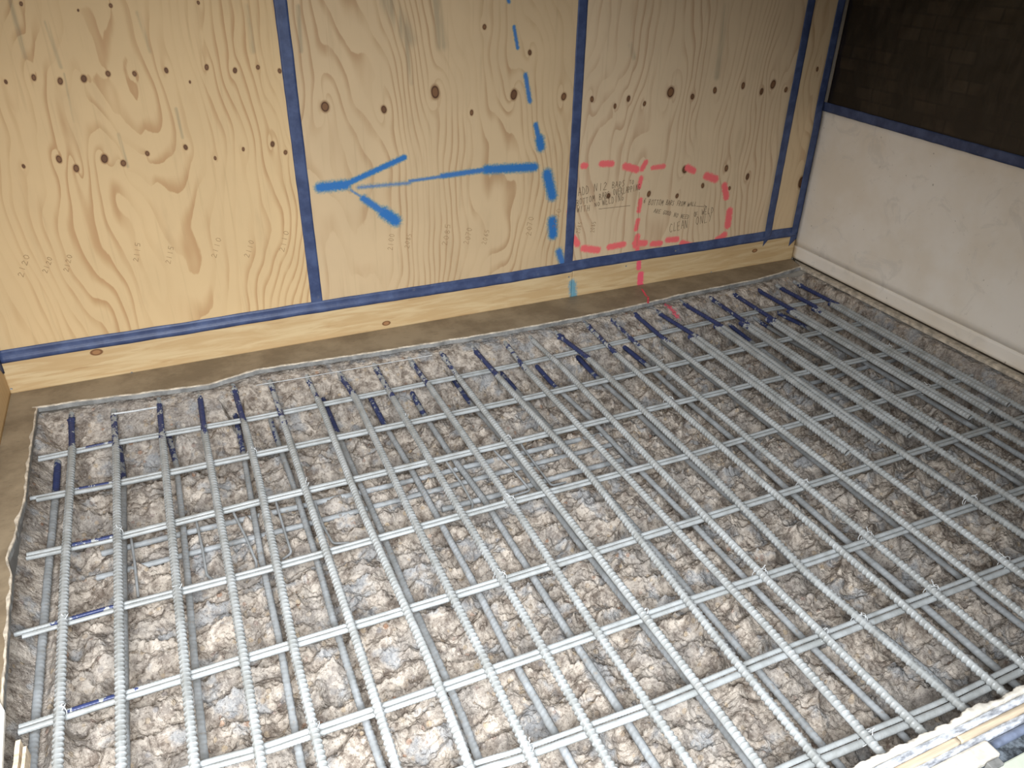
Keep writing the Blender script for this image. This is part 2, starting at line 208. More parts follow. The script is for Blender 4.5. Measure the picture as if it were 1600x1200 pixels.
def plywood(name, base, line, plain=False):
    k = M(name, .62, .3)
    phi = k.attr('phi'); fine = k.noise(6, 4, .6, stretch=(3, 1, .6))
    ph = k.math('ADD', phi, k.math('MULTIPLY', fine, .35))
    fr = k.math('FRACT', ph)
    wid = k.step(k.noise(2.2, 3, stretch=(3, 1, .5)), .38, .62)
    late = k.math('MULTIPLY', k.step(fr, .50, .94), k.math('SUBTRACT', 1.0, k.step(fr, .955, 1.0)))
    late = k.math('MULTIPLY', late, k.math('MULTIPLY_ADD', wid, .8, .10))
    fib = k.noise(55, 3, .6, stretch=(1, 1, .04))
    blot = k.noise(3.2, 3, .55)
    c = k.mix(blot, srgb(*[v*.945 for v in base]), srgb(*[min(255, v*1.04) for v in base]))
    c = k.mix(k.math('MULTIPLY', late, .80), c, srgb(*line))
    c = k.mix(k.math('MULTIPLY', k.step(fib, .55, .75), .16), c, srgb(*[v*.8 for v in line]))
    st = k.math('MULTIPLY', k.step(k.attr('stain'), -.1, .9), k.step(k.noise(30, 3, stretch=(2, 1, .12)), .3, .6))
    c = k.mix(k.math('MULTIPLY', st, .42), c, srgb(118, 116, 98))
    dirt = k.step(k.noise(7, 4, stretch=(1.6, 1, .35)), .55, .8)
    c = k.mix(k.math('MULTIPLY', dirt, .22), c, srgb(150, 124, 92))
    kn = k.attr('knot')                    # 1 at the middle of a knot, 0 at its rim
    c = k.mix(k.step(kn, -.55, .05), c, srgb(*[v*.9 for v in line]))
    c = k.mix(k.step(kn, -.06, .10), c, srgb(84, 56, 38))
    c = k.mix(k.math('MULTIPLY', k.step(kn, .18, .4), k.math('MULTIPLY_ADD', k.attr('knotfill'), .5, .45)), c, srgb(128, 92, 62))
    nz = k.noise(110, 2, .7); nz2 = k.math('MULTIPLY_ADD', nz, .9, -.45)
    b = k.step(k.math('ADD', k.attr('blue'), nz2), -.05, .62)
    c = k.mix(k.math('MULTIPLY', b, k.attr('bluew')), c, k.mix(k.step(k.attr('blue'), .2, .7), srgb(66, 132, 150), srgb(50, 112, 178)))
    r = k.step(k.math('ADD', k.attr('red'), nz2), .0, .55)
    c = k.mix(k.math('MULTIPLY', r, k.attr('redw')), c, srgb(238, 112, 112))
    k.color(c); k.bump(k.math('ADD', fib, k.math('MULTIPLY', late, .5)), .12, .001); return k.m
MAT = {}
MAT['ply'] = [plywood('pine_plywood_warm', (212, 183, 138), (176, 134, 90)), plywood('pine_plywood', (206, 180, 142), (170, 134, 96)),
              plywood('pine_plywood_pale', (214, 190, 156), (180, 146, 114)), plywood('pine_plywood_strip', (214, 188, 150), (180, 144, 108))]

def simple(name, col, rough=.6, spec=.4, var=.12, scale=9, bump=0, bscale=60, stretch=None, detail=4):
    k = M(name, rough, spec); nz = k.noise(scale, detail, stretch=stretch)
    a = srgb(*[v*(1-var) for v in col]); b = srgb(*[min(255, v*(1+var)) for v in col])
    k.color(k.mix(k.step(nz, .3, .7), a, b))
    if bump: k.bump(k.noise(bscale, 4), bump, .002)
    return k.m

k = M('blue_tape', .45, .4)
c = k.mix(k.step(k.noise(14, 4), .35, .7), srgb(56, 68, 102), srgb(76, 90, 126))
c = k.mix(k.math('MULTIPLY', k.step(k.noise(22, 5, .7), .62, .74), .45), c, srgb(112, 116, 126))
k.color(c); k.bump(k.noise(45, 3, stretch=(1, 1, .5)), .5, .0015); MAT['tape'] = k.m

k = M('baseboard_pine', .6, .3)
g = k.noise(7, 5, .6, stretch=(.5, 1, 5), dist=.6)
c = k.mix(k.step(g, .35, .62), srgb(208, 184, 142), srgb(194, 164, 120))
c = k.mix(k.math('MULTIPLY', k.step(k.noise(40, 4, stretch=(.12, 1, 1.5)), .6, .72), .4), c, srgb(160, 122, 78))
kn = k.attr('knot'); c = k.mix(k.step(kn, -.1, .12), c, srgb(120, 84, 54)); c = k.mix(k.step(kn, .25, .5), c, srgb(160, 118, 80))
nz2 = k.math('MULTIPLY_ADD', k.noise(110, 2, .7), .9, -.45)
c = k.mix(k.math('MULTIPLY', k.step(k.math('ADD', k.attr('blue'), nz2), .0, .5), k.attr('bluew')), c, srgb(84, 152, 176))
c = k.mix(k.math('MULTIPLY', k.step(k.math('ADD', k.attr('red'), nz2), .05, .45), k.attr('redw')), c, srgb(236, 96, 116))
k.color(c); k.bump(g, .1, .001); MAT['base'] = k.m

k = M('sealed_brown_floor', .55, .35)
c = k.mix(k.step(k.noise(5, 5, .65), .35, .65), srgb(124, 110, 90), srgb(152, 137, 114))
c = k.mix(k.math('MULTIPLY', k.step(k.noise(30, 4, stretch=(1, 2.5, 1)), .58, .7), .35), c, srgb(92, 80, 66)); k.color(c)
k.bump(k.noise(60, 3), .2, .001); MAT['floor'] = k.m
MAT['cut'] = simple('saw_cut_screed', (132, 132, 130), .8, .2, .14, 20, .3)
MAT['flake'] = simple('broken_screed_edge', (190, 180, 164), .85, .2, .16, 30, .6, 90)

k = M('chipped_concrete', .88, .25)
big = k.noise(5, 4, .6); mid = k.noise(24, 5, .65, dist=.4); fine = k.noise(120, 4, .7)
c = k.mix(k.step(mid, .3, .68), srgb(108, 96, 86), srgb(204, 193, 180))
c = k.mix(k.math('MULTIPLY', k.step(big, .42, .65), .55), c, srgb(150, 146, 142))
vc = k.voro(46, out='Color'); vd = k.voro(46)
sep = k.n('ShaderNodeSeparateColor'); k.l(vc, sep.inputs[0])
agg = k.math('MULTIPLY', k.math('GREATER_THAN', sep.outputs[0], .70), k.math('SUBTRACT', 1.0, k.step(vd, .30, .46)))
ac = k.ramp(sep.outputs[1], [(0, srgb(206, 198, 186)), (.35, srgb(150, 132, 112)), (.6, srgb(188, 166, 134)), (.85, srgb(126, 126, 130)), (1, srgb(160, 110, 70))])
c = k.mix(k.math('MULTIPLY', agg, .55), c, ac)
c = k.mix(k.math('MULTIPLY', k.step(k.noise(9, 3), .54, .66), .6), c, srgb(150, 156, 162))       # grey primer overspray
c = k.mix(k.math('MULTIPLY', k.step(fine, .56, .68), .6), c, srgb(214, 204, 192))
c = k.mix(k.math('MULTIPLY', k.step(fine, .46, .34), .6), c, srgb(76, 64, 54))
c = k.mix(k.step(k.math('ADD', k.attr('red'), k.math('MULTIPLY_ADD', fine, 4.5, -2.25)), .25, .5), c, srgb(224, 96, 112))
k.color(c)
hb = k.math('ADD', k.math('MULTIPLY', mid, 1.6), k.math('ADD', k.math('MULTIPLY', fine, .7), k.math('MULTIPLY', agg, .25)))
hb = k.math('ADD', hb, k.math('MULTIPLY', k.noise(260, 3, .7), .35)); k.bump(hb, 1.0, .0075); MAT['conc'] = k.m

def steel(name, a, b, bluec=True, dusty=.3, rough=.5):
    k = M(name, rough, .5); c = k.mix(k.step(k.noise(18, 4), .3, .7), srgb(*a), srgb(*b))
    c = k.mix(k.math('MULTIPLY', k.step(k.noise(60, 4), .56, .7), dusty), c, srgb(128, 116, 102))
    if bluec:
        e = k.math('MULTIPLY_ADD', k.noise(34, 4, .7, stretch=(1, .7, 1)), .34, -.165)
        msk = k.step(k.math('ADD', k.attr('paint'), e), -.001, .002)
        c = k.mix(msk, c, k.mix(k.noise(30, 2), srgb(30, 40, 80), srgb(56, 68, 112)))
    k.color(c); k.bump(k.noise(140, 3), .35, .0008); return k.m
MAT['steel'] = steel('grey_primed_steel', (142, 145, 144), (166, 170, 171), dusty=.18, rough=.42)
MAT['steel_low'] = steel('dusty_grey_steel', (128, 131, 132), (152, 156, 159), dusty=.5, rough=.6)
MAT['wire'] = simple('grey_tie_wire', (190, 193, 194), .45, .5, .08, 40)

k = M('cream_wall_panel', .5, .35)
c = k.mix(k.step(k.noise(2.6, 4, .6), .32, .68), srgb(234, 224, 208), srgb(244, 238, 228))
c = k.mix(k.math('MULTIPLY', k.step(k.noise(6, 5, .7, dist=1.2), .55, .66), .45), c, srgb(218, 212, 202))
c = k.mix(k.math('MULTIPLY', k.step(k.noise(38, 2), .70, .76), .5), c, srgb(130, 118, 104)); k.color(c)
k.bump(k.noise(14, 3), .15, .002); MAT['panel'] = k.m

k = M('black_plastic', .36, .5)
sw = k.n('ShaderNodeMapping'); sw.inputs['Rotation'].default_value = (0, math.pi/2, 0); k.l(k.tc.outputs['Object'], sw.inputs[0])
cx = k.n('ShaderNodeSeparateXYZ'); k.l(k.tc.outputs['Object'], cx.inputs[0])
cb = k.n('ShaderNodeCombineXYZ'); k.l(cx.outputs[1], cb.inputs[0]); k.l(cx.outputs[2], cb.inputs[1])
br = k.n('ShaderNodeTexBrick'); k.l(cb.outputs[0], br.inputs['Vector']); br.inputs['Scale'].default_value = 7.5
br.inputs['Color1'].default_value = (0, 0, 0, 1); br.inputs['Color2'].default_value = (1, 1, 1, 1); br.inputs['Mortar'].default_value = (0, 0, 0, 1)
br.inputs['Mortar Size'].default_value = .05; br.inputs['Mortar Smooth'].default_value = .6; br.inputs['Brick Width'].default_value = .9; br.inputs['Row Height'].default_value = .42
pm = k.math('MULTIPLY', br.outputs['Color'], k.step(k.noise(3.5, 4), .42, .62))
st = k.step(k.noise(5, 4, stretch=(1, 2.2, .6), dist=.8), .52, .7)
c = k.mix(k.math('MULTIPLY', pm, .7), srgb(24, 19, 14), srgb(62, 52, 41)); c = k.mix(k.math('MULTIPLY', st, .5), c, srgb(58, 50, 42)); k.color(c)
k.bump(k.noise(16, 4, stretch=(1, 1, .5)), .35, .006); MAT['plastic'] = k.m
MAT['pencil'] = simple('pencil_line', (148, 120, 86), .8, .1, .12, 60)
MAT['pencil_dark'] = simple('marker_line', (92, 76, 58), .8, .1, .2, 60)
MAT['screw'] = simple('zinc_screw', (150, 150, 146), .35, .6, .15, 80)
MAT['mortar'] = simple('cream_mortar', (222, 216, 204), .85, .2, .08, 40, .5, 80)
MAT['marble'] = simple('grey_streaked_stone', (186, 190, 200), .5, .4, .30, 26, 0, 60, stretch=(1, 3, 1), detail=6)
MAT['timber'] = simple('raw_timber', (214, 196, 170), .65, .3, .12, 22, .2, 60, stretch=(.2, 4, 1))
MAT['white'] = simple('white_board', (238, 234, 226), .5, .3, .03)
MAT['greenish'] = simple('pale_green_board', (206, 212, 196), .5, .3, .05)
MAT['alu'] = simple('blue_grey_metal', (118, 128, 150), .4, .5, .2, 14)
MAT['grit'] = simple('dark_gravel', (84, 90, 96), .9, .2, .5, 60, .8, 90)
MAT['dark'] = simple('shadow_gap_backing', (60, 54, 46), .9, .1, .2)
MAT['plaster'] = simple('plain_plaster', (170, 160, 146), .8, .2, .06)

# ---------------------------------------------------------------- setting: back wall of plywood sheets
XL, ZT = -3.83, 2.45
wall = struct(box('wall_back', XL-.03, .03, .019, .05, -.4, ZT, MAT['plaster']))
xs_all = [XL, -2.631, -1.4165, -.2155, 0.0]
KN = np.array(KNOTS)
def wood_field(X, Z, seed):
    psi = X.copy()
    for kx, kz, kr in KNOTS:               # fibres flow round each knot
        dx = X-kx; dz = (Z-kz)*.42; d2 = dx*dx+dz*dz+kr*kr*1.5
        psi -= dx*(kr*2.9)**2/d2
        psi += np.exp(-(dx*dx/.0016+(Z-kz)**2/.02))*.016*np.sin(kx*91)*np.sign(dx+1e-9)*np.minimum(1, np.abs(dx)/.01)
    warp = noise2(X*2.1+seed, Z*.75, seed)*.17+noise2(X*5+seed, Z*2.4, seed+3)*.050+noise2(X*14, Z*6, seed+5)*.013+.05*np.sin(X*7+seed*2+noise2(X*2, Z*1.5, seed+8)*2)
    tilt = {0: -.20, 1: .02, 2: .03, 3: .05}[seed % 10]
    return (psi+warp+tilt*(Z-.6)*(.6+.4*np.cos(X*3)))*{0: 22, 1: 25, 2: 23, 3: 26}[seed % 10]
def paint_fields(X, Z):
    out = {}
    for nm, segs in (('blue', BLUE), ('red', RED)):
        v = np.full(X.shape, -1.0); w = np.zeros(X.shape)
        for s in segs:
            d = 1-seg_d(X, Z, s)/(s[4]*1.5)-(1-s[5])*.55; hit = d > v
            v = np.where(hit, d, v); w = np.where(hit & (d > -1), .72+.28*s[5], w)
        out[nm] = np.clip(v, -1, 1); out[nm+'w'] = w
    return out
for si in range(4):
    x0, x1 = xs_all[si]+.0015, xs_all[si+1]-.0015
    xs = np.linspace(x0, x1, int((x1-x0)/.004)+1); zs = np.r_[np.arange(.142, 1.44, .004), np.linspace(1.45, ZT, 60)]
    X, Z = np.meshgrid(xs, zs, indexing='ij'); Y = np.zeros_like(X)
    at = paint_fields(X, Z); at['phi'] = wood_field(X, Z, si)
    kd = np.full(X.shape, -2.0); kf = np.zeros(X.shape)
    for i, (kx, kz, kr) in enumerate(KNOTS):
        ang = np.arctan2(Z-kz, X-kx); wob = 1+.06*np.sin(ang*2+i)
        d = 1-np.hypot((X-kx)*1.12, (Z-kz)*.80)/(kr*wob); kf = np.where(d > kd, (i % 3 != 1)*.9, kf); kd = np.maximum(kd, d)
    at['knot'] = kd; at['knotfill'] = kf
    sd = np.full(X.shape, -1.0)
    for s in STAIN[:-1]: sd = np.maximum(sd, 1-seg_d(X, Z, s)/(s[4]*1.3))
    at['stain'] = sd
    V = np.stack([X, Y, Z], -1).reshape(-1, 3)
    sh = np_mesh('plywood_sheet', V, grid_faces(len(xs), len(zs)), MAT['ply'][si], wall, True, at)
    so = sh.modifiers.new('t', 'SOLIDIFY'); so.thickness = .018; so.offset = -1
    if sh.data.polygons[0].normal.y > 0: sh.data.flip_normals()

def ribbon(polys, w, y):
    V, F = [], []
    for P in polys:
        for a, b in zip(P[:-1], P[1:]):
            dx, dz = b[0]-a[0], b[1]-a[1]; L = math.hypot(dx, dz)
            if L < 1e-6: continue
            nx, nz = -dz/L*w/2, dx/L*w/2; ex, ez = dx/L*w*.3, dz/L*w*.3; i = len(V)
            V += [(a[0]-ex+nx, y, a[1]-ez+nz), (a[0]-ex-nx, y, a[1]-ez-nz), (b[0]+ex-nx, y, b[1]+ez-nz), (b[0]+ex+nx, y, b[1]+ez+nz)]
            V += [(v[0], y+.0004, v[2]) for v in V[i:i+4]]
            F += [(i, i+1, i+2, i+3), (i+4, i+7, i+6, i+5), (i, i+4, i+5, i+1), (i+1, i+5, i+6, i+2), (i+2, i+6, i+7, i+3), (i+3, i+7, i+4, i)]
    return V, F
G = {  # single-stroke hand lettering, unit cell 0..1
 'A': [[(0, 0), (.45, 1), (.9, 0)], [(.15, .38), (.75, .42)]], 'B': [[(.05, 0), (.05, 1), (.6, .9), (.65, .65), (.1, .5), (.75, .38), (.7, .05), (.05, 0)]],
 'C': [[(.8, .85), (.45, 1), (.1, .6), (.15, .15), (.5, 0), (.85, .15)]], 'D': [[(.05, 0), (.1, 1), (.6, .8), (.8, .4), (.5, .05), (.05, 0)]],
 'E': [[(.8, 1), (.1, .95), (.08, 0), (.8, .03)], [(.1, .52), (.65, .52)]], 'F': [[(.8, 1), (.1, .95), (.08, 0)], [(.1, .52), (.65, .52)]],
 'G': [[(.8, .85), (.45, 1), (.1, .6), (.15, .12), (.5, 0), (.8, .15), (.8, .45), (.5, .42)]], 'I': [[(.3, 0), (.35, 1)]],
 'L': [[(.15, 1), (.1, 0), (.8, .04)]], 'M': [[(0, 0), (.12, 1), (.45, .35), (.8, 1), (.92, 0)]], 'N': [[(.05, 0), (.1, 1), (.7, .02), (.8, 1)]],
 'O': [[(.45, 1), (.1, .75), (.1, .25), (.45, 0), (.8, .25), (.8, .75), (.45, 1)]], 'P': [[(.08, 0), (.1, 1), (.7, .85), (.7, .55), (.1, .45)]],
 'R': [[(.08, 0), (.1, 1), (.7, .85), (.65, .55), (.1, .48), (.8, 0)]], 'S': [[(.75, .9), (.35, 1), (.1, .75), (.7, .35), (.5, .02), (.05, .1)]],
 'T': [[(0, .95), (.85, 1)], [(.42, 1), (.4, 0)]], 'U': [[(.08, 1), (.1, .2), (.4, 0), (.75, .2), (.8, 1)]], 'V': [[(0, 1), (.4, 0), (.85, 1)]],
 'W': [[(0, 1), (.22, 0), (.48, .7), (.72, 0), (.98, 1)]], 'Y': [[(.05, 1), (.4, .55)], [(.8, 1), (.35, 0)]], 'H': [[(.1, 0), (.1, 1)], [(.8, 0), (.8, 1)], [(.1, .5), (.8, .5)]],
 '0': [[(.45, 1), (.12, .7), (.15, .2), (.42, 0), (.75, .3), (.75, .8), (.45, 1)]], '1': [[(.4, 0), (.42, 1)]], '2': [[(.1, .8), (.4, 1), (.75, .75), (.05, 0), (.85, .02)]],
 '5': [[(.8, 1), (.2, .95), (.15, .55), (.7, .5), (.7, .1), (.1, 0)]], '6': [[(.7, 1), (.2, .55), (.15, .15), (.5, 0), (.75, .25), (.5, .5), (.18, .35)]],
 '7': [[(.05, 1), (.8, 1), (.3, 0)]], '8': [[(.45, .52), (.15, .75), (.45, 1), (.72, .75), (.1, .25), (.42, 0), (.78, .25), (.45, .52)]]}
def letter_polys(txt, x0, z0, x1, z1, h, rs):
    out = []; n = len(txt); ux, uz = (x1-x0)/n, (z1-z0)/n; L = math.hypot(ux, uz); px, pz = -uz/L*h, ux/L*h
    for i, ch in enumerate(txt):
        jx, jz = rs.uniform(-.06, .06), rs.uniform(-.08, .08); sh = rs.uniform(-.05, .15)
        for st in G[ch]:
            out.append([(x0+ux*(i+jx+(a+sh*b)*.82)+px*(b+jz), z0+uz*(i+jx+a*.82)+pz*(b+jz)) for a, b in st])
    return out
rs = random.Random(3)
# the two pencilled site notes, word by word, then the set-out figures written up the sheets
pol = []
for w in WRITING[:10]: pol += letter_polys(*w, rs)
for P in PENCIL[:1]: pol.append([(P[0], P[1]), (P[2], P[3])])
V, F = ribbon(pol, .0017, -.0012); o = py_mesh('pencil_note', V, F, MAT['pencil_dark'], wall); o['label'] = 'pencilled note ADD N12 BARS TO BOTTOM BARS OVERLAPPING WITH NO WELDING'
pol = []
for w in WRITING[10:]: pol += letter_polys(*w, rs)
for P in PENCIL[2:]: pol.append([(P[0], P[1]), (P[2], P[3])])
V, F = ribbon(pol, .0017, -.0012); o = py_mesh('pencil_note', V, F, MAT['pencil_dark'], wall); o['label'] = 'pencilled note 6 BOTTOM BARS FROM WALL ARE GOOD NO NEED OF WELD CLEAN ONLY'
V, F = ribbon([[(PENCIL[1][0], PENCIL[1][1]), (PENCIL[1][2], PENCIL[1][3])]], .0015, -.0012); py_mesh('pencil_line', V, F, MAT['pencil'], wall)
for w in NUMBERS:
    V, F = ribbon(letter_polys(*w, rs), .0014, -.0012); py_mesh('pencil_number', V, F, MAT['pencil'], wall)

# baseboard: two pine boards butted under the plywood, screwed on
bb = empty('baseboard_back'); struct(bb)
for xa, xb in ((XL, -1.394), (-1.3925, -.002)):
    xs = np.linspace(xa, xb, int((xb-xa)/.005)+1); zs = np.linspace(0, .15, 31)
    X, Z = np.meshgrid(xs, zs, indexing='ij'); at = paint_fields(X, Z); kd = np.full(X.shape, -1.0)
    for kx, kz, kr in BKNOT: kd = np.maximum(kd, 1-np.hypot((X-kx)/1.7, (Z-kz))/kr)
    at['knot'] = kd
    o = np_mesh('board', np.stack([X, np.full_like(X, -.007), Z], -1).reshape(-1, 3), grid_faces(len(xs), len(zs)), MAT['base'], bb, True, at)
    if o.data.polygons[0].normal.y > 0: o.data.flip_normals()
    so = o.modifiers.new('t', 'SOLIDIFY'); so.thickness = .0068; so.offset = -1
for sx, sz in SCREWS:
    parts = []
    V, F, _, _ = tube([(sx, -.0072, sz), (sx, -.0085, sz), (sx, -.0088, sz)], .0042, 12, .0006, 0)
    parts.append((V, F)); 
    for a in (0, math.pi/2):               # cross recess drawn as two raised-edge bars
        c_, s_ = math.cos(a+.4)*.0028, math.sin(a+.4)*.0028
        V2, F2, _, _ = tube([(sx-c_, -.0089, sz-s_), (sx, -.0089, sz), (sx+c_, -.0089, sz+s_)], .0006, 4, .001, 0); parts.append((V2, F2))
    V, F = joined(parts); np_mesh('screw', V, F, MAT['screw'], bb)

# blue tapes: strips with a little crumple, laid along a poly line given by (point, across vector) pairs
def strip(name, rows, m, label, cat='tape', group='blue sealing tape strips', th=.0005):
    rows = np.array(rows, float); nu, nv = rows.shape[:2]
    o = np_mesh(name, rows.reshape(-1, 3), grid_faces(nu, nv), m, None, True)
    so = o.modifiers.new('t', 'SOLIDIFY'); so.thickness = th; so.offset = 0
    return tag(o, label, cat, group)
def vtape(pts, w, label, yb=-.0022, group='blue sealing tape strips', taper=0):
    rows = []; n = 120; zs = np.linspace(pts[0][1], pts[-1][1], n); xs = np.interp(-zs, [-p[1] for p in pts], [p[0] for p in pts])
    for i, (x, z) in enumerate(zip(xs, zs)):
        e0 = float(noise2(z*18, x*7, 5))*.0010; e1 = float(noise2(z*15, x*9, 8))*.0010
        q = min(1, (z-pts[-1][1])/taper) if taper else 1
        rows.append([(x-w/2+e0+t*(w+e1-e0)*(1 if q >= 1 else q), yb-.0010*abs(float(noise2(z*30, t*2+x, 11))), z) for t in np.linspace(0, 1, 7)])
    return strip('blue_tape', rows, MAT['tape'], label, group=group)
vtape([(-2.633, ZT), (-2.631, .155)], .048, 'dusty blue tape strip standing up the wall, left of the sprayed blue arrow')
vtape([(-1.4165, ZT), (-1.418, .15)], .046, 'dusty blue tape strip standing up the wall, between blue arrow and red dashed loop')
vtape([(-.218, ZT), (-.2115, .26), (-.207, .105)], .046, 'dusty blue tape strip standing up the wall, right of the red dashed loop', yb=-.0085, taper=.05)
vtape([(-.027, ZT), (-.030, .80), (-.024, .72), (-.022, .08)], .046, 'blue tape strip folded into the corner between plywood and cream panel', yb=-.0085, taper=.04)
rows = []
for x in np.linspace(XL+.002, -.004, 260):
    dz = float(noise2(x*1.3, 0, 3))*.004+.004*(x > -1.4); wl = float(noise2(x*9, 0, 6))*.0015
    rows.append([(x, y-.0008*abs(float(noise2(x*25, zz*60, 4))), zz+dz+(wl if q in (0, 6) else 0)) for q, (y, zz) in enumerate(
        [(-.0032, .184), (-.0032, .170), (-.0035, .1565), (-.0052, .1535), (-.0088, .150), (-.0088, .142), (-.0086, .132)])])
strip('blue_tape', rows, MAT['tape'], 'long blue tape strip running level along the foot of the plywood')

# right wall: cream panel with a skirting strip, black plastic above
wr = struct(box('wall_right', .019, .05, -3.0, .05, -.4, ZT, MAT['plaster']))
def panel_mesh(name, y0, y1, z0, z1, x, m, parent, amp=.0012, th=.018, n=80):
    ys = np.linspace(y0, y1, n); zs = np.linspace(z0, z1, max(6, int(n*(z1-z0)/(y1-y0))))
    Y, Z = np.meshgrid(ys, zs, indexing='ij'); X = x+amp*noise2(Y*5, Z*5, 31)
    o = np_mesh(name, np.stack([X, Y, Z], -1).reshape(-1, 3), grid_faces(len(ys), len(zs)), m, parent, True)
    if o.data.polygons[0].normal.x > 0: o.data.flip_normals()
    so = o.modifiers.new('t', 'SOLIDIFY'); so.thickness = th; so.offset = -1; return o
panel_mesh('cream_panel', -2.62, -.001, .083, .80, 0, MAT['panel'], wr)
panel_mesh('skirting_strip', -2.62, -.008, .012, .0815, -.003, MAT['panel'], wr, .0005)
box('shadow_gap', .004, .018, -2.62, -.01, -.03, .014, MAT['dark'], wr)
# plastic sheet: wrinkled, hanging proud of the wall
ys = np.linspace(-2.62, -.03, 330); zs = np.linspace(.80, ZT, 220); Y, Z = np.meshgrid(ys, zs, indexing='ij')
wr_h = .010*noise2(Y*3+Z*1.2, Z*.8, 41)+.006*(1-np.abs(noise2(Y*7-Z*3, Z*4, 43)))+.003*noise2(Y*22, Z*12, 44)
X = -.006-np.abs(wr_h)*(.06+.94*smooth(.84, 1.0, Z))*smooth(-.03, -.07, Y)
o = np_mesh('black_plastic_sheet', np.stack([X, Y, Z], -1).reshape(-1, 3), grid_faces(len(ys), len(zs)), MAT['plastic'])
so = o.modifiers.new('t', 'SOLIDIFY'); so.thickness = .0006; so.offset = 0
tag(o, 'black crinkled plastic sheet taped over the wall above the cream panel', 'plastic sheet')
rows = []
for y in np.linspace(-.012, -2.62, 200):
    zc = .822-.010*(-y); rows.append([(-.0105-.0012*abs(float(noise2(y*20, t*3, 9))), y, zc-.021+.044*t+.0012*float(noise2(y*17, t, 2))) for t in np.linspace(0, 1, 6)])
strip('blue_tape', rows, MAT['tape'], 'blue tape strip along the top of the cream panel, under black plastic')

# left wall
wl = struct(box('wall_left', XL-.05, XL-.0195, -2.7, .05, -.4, ZT, MAT['plaster']))
xs = np.linspace(-2.7, -.001, 300); zs = np.linspace(0.0, ZT, 160); Yg, Zg = np.meshgrid(xs, zs, indexing='ij')
at = {n_: np.full(Yg.shape, -1.0) for n_ in ('blue', 'red', 'knot', 'stain')}; at.update({n_: np.zeros(Yg.shape) for n_ in ('bluew', 'redw', 'knotfill')})
at['phi'] = (Yg+noise2(Yg*2, Zg*.8, 9)*.08)*28
o = np_mesh('plywood_sheet', np.stack([np.full_like(Yg, XL), Yg, Zg], -1).reshape(-1, 3), grid_faces(len(xs), len(zs)), MAT['ply'][0], wl, True, at)
if o.data.polygons[0].normal.x < 0: o.data.flip_normals()
so = o.modifiers.new('t', 'SOLIDIFY'); so.thickness = .018; so.offset = -1
rows = []
for z in np.linspace(ZT, .092, 120):
    q = min(1, max(.15, (z-.09)/.05))
    rows.append([(XL+.001+.0012*abs(float(noise2(z*22, t*3, 5)))+(.004 if t > .8 else 0), -.010-.046*q*(1-t), z) for t in np.linspace(0, 1, 6)])
strip('blue_tape', rows, MAT['tape'], 'blue tape strip down the left corner, only its crumpled foot showing')

# unseen front wall right of the opening, added to shade the pit's right side
struct(box('wall_front_blocker', -1.41, .05, -2.78, -2.62, -.4, ZT, MAT['plaster']))
struct(box('ceiling', XL-.05, .05, -2.9, .05, ZT, ZT+.06, MAT['plaster']))

# ---------------------------------------------------------------- floor slab round the pit
back = [(x, y) for x, y in BACKEDGE]; left = [(x, y) for x, y in LEFTEDGE]
def edge_y(x): return np.interp(x, [p[0] for p in back], [p[1] for p in back])+.0035*noise2(x*14, x*0, 21)+.0016*noise2(x*70, x*0, 22)
YN = -2.478                                # near edge of the pit
def edge_x(y):
    ly = [p[1] for p in left][::-1]; lx = [p[0] for p in left][::-1]
    return np.interp(y, ly, lx)+.0028*noise2(y*9, y*0, 23)+.0012*noise2(y*50, y*0, 24)
XRG = -.034
def ring_strip(inner, outer):
    """top face + cut face of one side of the slab"""
    V = []; n = len(inner)
    for (a, b), (c_, d_) in zip(inner, outer): V += [(c_, d_, 0), (a, b, 0)]
    F = [(2*i, 2*i+1, 2*i+3, 2*i+2) for i in range(n-1)]
    return V, F
fl = empty('floor'); struct(fl)
xs = np.linspace(-3.747, -.034, 420); ey = edge_y(xs)
V, F = ring_strip(list(zip(xs, ey)), [(XL if i == 0 else (0.0 if i == 419 else x), -.0005) for i, x in enumerate(xs)])
o = py_mesh('floor_screed', V, F, MAT['floor'], fl)
ys = np.linspace(float(ey[0]), -2.49, 300); ex = edge_x(ys); ex[0] = xs[0]
V2, F2 = ring_strip(list(zip(ex, ys)), [(XL, -.0005 if i == 0 else y) for i, y in enumerate(ys)]); o2 = py_mesh('floor_screed', V2, F2, MAT['floor'], fl)
yr = np.linspace(float(ey[-1]), -2.49, 240); xr = XRG+.004*noise2(yr*16, yr*0, 25); xr[0] = -.034
V3, F3 = ring_strip(list(zip(xr, yr)), [(.018, -.0005 if i == 0 else y) for i, y in enumerate(yr)]); o3 = py_mesh('floor_screed', V3, F3, MAT['flake'], fl)
for q in (o, o2, o3):
    if sum(p.normal.z for p in q.data.polygons) < 0: q.data.flip_normals()
    so = q.modifiers.new('t', 'SOLIDIFY'); so.thickness = .015; so.offset = -1
